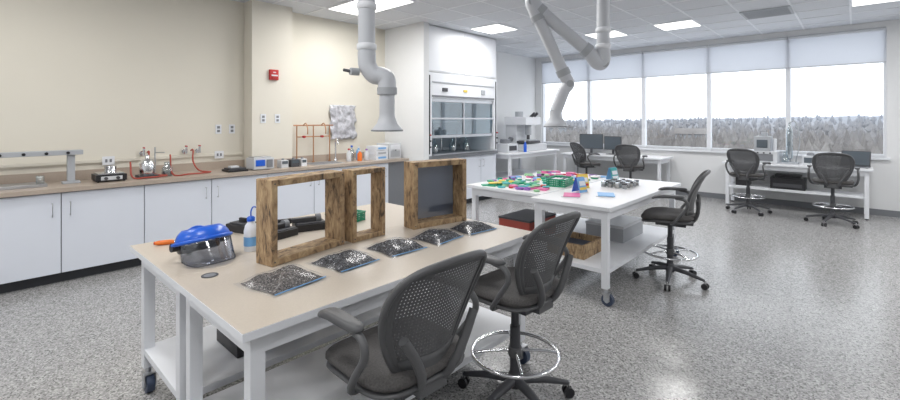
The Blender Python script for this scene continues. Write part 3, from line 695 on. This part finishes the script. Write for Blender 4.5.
b = B(); b.box(-5.98, -5.60, 3.28, 3.78, CZ, CZ+.006, 'alu'); b.box(-5.95, -5.63, 3.31, 3.75, CZ+.006, CZ+.008, 'grey'); b.tube(smooth([(-5.95, 3.84, CZ), (-5.95, 3.84, 1.15), (-5.93, 3.83, 1.25), (-5.84, 3.80, 1.26), (-5.8, 3.79, 1.18)], 5), .012, 'chrome', 10); b.lathe((-5.95, 3.84, CZ), [(.03, 0), (.028, .03), (.015, .05)], 'chrome', 14)
b.done('bench_sink')
G = []; r = np.random.RandomState(5)
for i in range(14): G.append([(-6.135+r.rand()*.05, 3.85+.48*j/13+.02*math.sin(i), 1.24+.54*i/13+.012*math.sin(j*2)) for j in range(14)])
b = B(); b.surf(G, 'foil', .004); b.box(-6.15, -6.12, 3.86, 4.32, 1.755, 1.79, 'white'); b.done('wall_mounted_foil_bag')
b = B()
for (x, y, h, c, cc) in [(-5.75, 3.95, .2, 'offwhite', 'red'), (-5.82, 4.05, .24, 'labglass', 'blue'), (-5.72, 4.13, .17, 'orange', 'white'), (-5.85, 4.2, .22, 'lblue', 'white'), (-5.72, 4.26, .18, 'offwhite', 'purple')]:
    b.lathe((x, y, CZ), [(.035, 0), (.038, .01), (.038, h*.65), (.015, h*.82), (.015, h*.9)], c, 16); b.lathe((x, y, CZ+h*.88), [(.018, 0), (.018, h*.12)], cc, 12)
b.done('reagent_bottles')
b = B()
for i in range(3): b.box(-5.86, -5.60, 4.36, 4.60, CZ+i*.075, CZ+i*.075+.07, 'white'); b.box(-5.60, -5.597, 4.40, 4.56, CZ+i*.075+.02, CZ+i*.075+.05, ['lblue', 'lgrey', 'lblue'][i])
b.done('glove_boxes', bevel=.003)
b = B(); b.box(-5.95, -5.62, 4.64, 4.90, CZ, CZ+.25, 'offwhite'); b.box(-5.62, -5.612, 4.67, 4.87, CZ+.03, CZ+.13, 'lgrey'); b.box(-5.62, -5.612, 4.67, 4.87, CZ+.15, CZ+.23, 'white'); b.cyl((-5.61, 4.77, CZ+.14), (-5.6, 4.77, CZ+.14), .01, 'grey', 8); b.done('drying_cabinet', bevel=.008)

# ------------------------------------------------------------ left far bench instruments
z = .88
b = B()
b.box(-5.85, -5.15, 7.95, 8.85, z, z+.14, 'offwhite'); b.box(-5.80, -5.50, 8.15, 8.65, z+.14, z+.62, 'offwhite')
b.box(-5.80, -5.22, 8.10, 8.70, z+.56, z+.74, 'white'); b.cyl((-5.36, 8.4, z+.34), (-5.36, 8.4, z+.58), .07, 'lgrey', 20); b.cyl((-5.36, 8.4, z+.24), (-5.36, 8.4, z+.34), .035, 'dgrey', 16)
b.box(-5.5, -5.2, 8.15, 8.65, z+.16, z+.21, 'dgrey'); b.box(-5.48, -5.22, 8.2, 8.6, z+.21, z+.235, 'lgrey')
for yy in (8.34, 8.46): b.tube([(-5.30, yy, z+.70), (-5.16, yy, z+.82)], .03, 'dgrey', 12)
b.cyl((-5.6, 8.4, z+.74), (-5.6, 8.4, z+.86), .09, 'lgrey', 20)
for yy in (8.12, 8.68): b.cyl((-5.62, yy, z+.25), (-5.62, yy+(.05 if yy > 8.4 else -.05), z+.25), .05, 'grey', 16)
b.done('laboratory_microscope', bevel=.012)
b = B(); b.box(-5.6, -5.2, 7.40, 7.75, z, z+.18, 'offwhite'); b.box(-5.2, -5.19, 7.44, 7.7, z+.04, z+.14, 'dgrey'); b.cyl((-5.4, 7.57, z+.18), (-5.4, 7.57, z+.27), .1, 'grey', 20); b.done('bench_centrifuge', bevel=.02)
b = B(); b.lathe((0, 0, 0), [(.03, 0), (.034, .01), (.034, .15), (.012, .2), (.012, .22)], 'blue', 14); b.lathe((0, 0, .22), [(.016, 0), (.016, .02)], 'white', 12); b.done('reagent_bottle', loc=(-5.09, 7.86, z))

def monitor(name, x, y, zz, w, h, rz, k='screen'):
    b = B(); b.box(-.12, .12, -.09, .09, 0, .012, 'dgrey'); b.box(-.025, .025, -.0, .03, .012, .16, 'dgrey'); b.box(-w/2, w/2, -.02, .01, .10, .10+h, 'dgrey'); b.box(-w/2+.015, w/2-.015, -.022, -.02, .115, .085+h, k); b.done(name, loc=(x, y, zz), rz=rz, bevel=.003)
monitor('computer_monitor', -4.45, 9.62, .79, .52, .34, 0.25); monitor('computer_monitor', -3.95, 9.62, .79, .40, .30, -.1)
def laptop(x, y, zz, rz):
    b = B(); b.box(-.18, .18, -.12, .12, 0, .018, 'grey'); b.box(-.15, .15, -.08, .06, .018, .020, 'black'); R = Rx(-14)
    b.box(-.18, .18, .115, .125, .018, .26, 'dgrey', R, (0, .12, .018)); b.box(-.165, .165, .112, .115, .03, .25, 'screen', R, (0, .12, .018)); b.done('laptop_computer', loc=(x, y, zz), rz=rz, bevel=.002)
laptop(-.02, 9.62, .79, -.15)
b = B(); b.box(-1.36, -1.00, 9.48, 9.80, .79, 1.0, 'offwhite'); b.box(-1.34, -1.10, 9.50, 9.78, 1.0, 1.26, 'lgrey'); b.box(-1.30, -1.14, 9.49, 9.50, 1.06, 1.2, 'screen'); b.box(-1.32, -1.06, 9.47, 9.48, .83, .95, 'grey')
for i in range(3): b.cyl((-1.28+i*.09, 9.47, .97), (-1.28+i*.09, 9.455, .97), .014, 'dgrey', 10)
b.cyl((-1.05, 9.6, 1.0), (-1.05, 9.6, 1.22), .03, 'white', 14); b.cyl((-1.2, 9.64, 1.26), (-1.2, 9.64, 1.33), .05, 'lgrey', 16); b.done('titration_instrument', bevel=.01)
b = B(); b.box(-.96, -.72, 9.5, 9.74, .79, .82, 'lgrey'); b.cyl((-.84, 9.70, .81), (-.84, 9.70, 1.52), .014, 'alu', 10)
for zq in (1.02, 1.35): b.cyl((-.84, 9.70, zq), (-.84, 9.60, zq), .009, 'dgrey', 8)
b.lathe((-.84, 9.58, .86), [(.01, 0), (.045, .04), (.045, .5), (.015, .58), (.015, .64)], 'labglass', 16); b.lathe((-.84, 9.58, .90), [(.03, 0), (.032, .42)], 'lgrey', 12)
b.lathe((-.90, 9.56, .82), [(.05, 0), (.05, .08), (.02, .14), (.02, .18)], 'labglass', 16)
b.tube(smooth([(-.84, 9.58, 1.5), (-.76, 9.58, 1.52), (-.70, 9.6, 1.2), (-.76, 9.62, .82)], 6), .009, 'lgrey', 8); b.done('glass_column_stand')
b = B(); b.box(-.66, -.46, 9.5, 9.75, .79, .95, 'offwhite'); b.box(-.64, -.48, 9.495, 9.5, .83, .92, 'screen'); b.lathe((-.56, 9.62, .95), [(.05, 0), (.05, .03), (.03, .05)], 'grey', 16); b.done('digital_meter', bevel=.008)
b = B(); b.box(-1.10, -.62, 9.45, 9.80, .361, .56, 'black'); b.box(-1.06, -.66, 9.445, 9.45, .40, .46, 'dgrey'); b.box(-1.04, -.68, 9.5, 9.78, .56, .60, 'black'); b.done('desktop_printer', bevel=.01)
b = B(); b.box(-1.62, -1.42, 9.5, 9.8, .361, .62, 'black'); b.box(-1.61, -1.43, 9.495, 9.5, .52, .58, 'grey'); b.done('computer_tower', bevel=.005)

# ------------------------------------------------------------ light
w = bpy.data.worlds.new('World'); S.world = w; w.use_nodes = True
bg = w.node_tree.nodes['Background']; bg.inputs[0].default_value = (.94, .965, 1, 1); bg.inputs[1].default_value = 2.0
L = bpy.data.lights.new('portal', 'AREA'); L.shape = 'RECTANGLE'; L.size = WX[-1]-WX[0]; L.size_y = ZT-ZS; L.cycles.is_portal = True
o = bpy.data.objects.new('window_light_portal', L); S.collection.objects.link(o); o.location = ((WX[0]+WX[-1])/2, Y1+.19, (ZS+ZT)/2); o.rotation_euler = (math.radians(-90), 0, 0)

# ------------------------------------------------------------ camera
cam = bpy.data.cameras.new('camera'); co = bpy.data.objects.new('camera', cam); S.collection.objects.link(co)
cam.sensor_width = 36; cam.lens = 36*441/900; cam.shift_y = -80/900; cam.clip_end = 3000
co.location = (0, 0, 1.55); co.rotation_euler = (math.radians(90), 0, math.radians(42.6))
S.camera = co
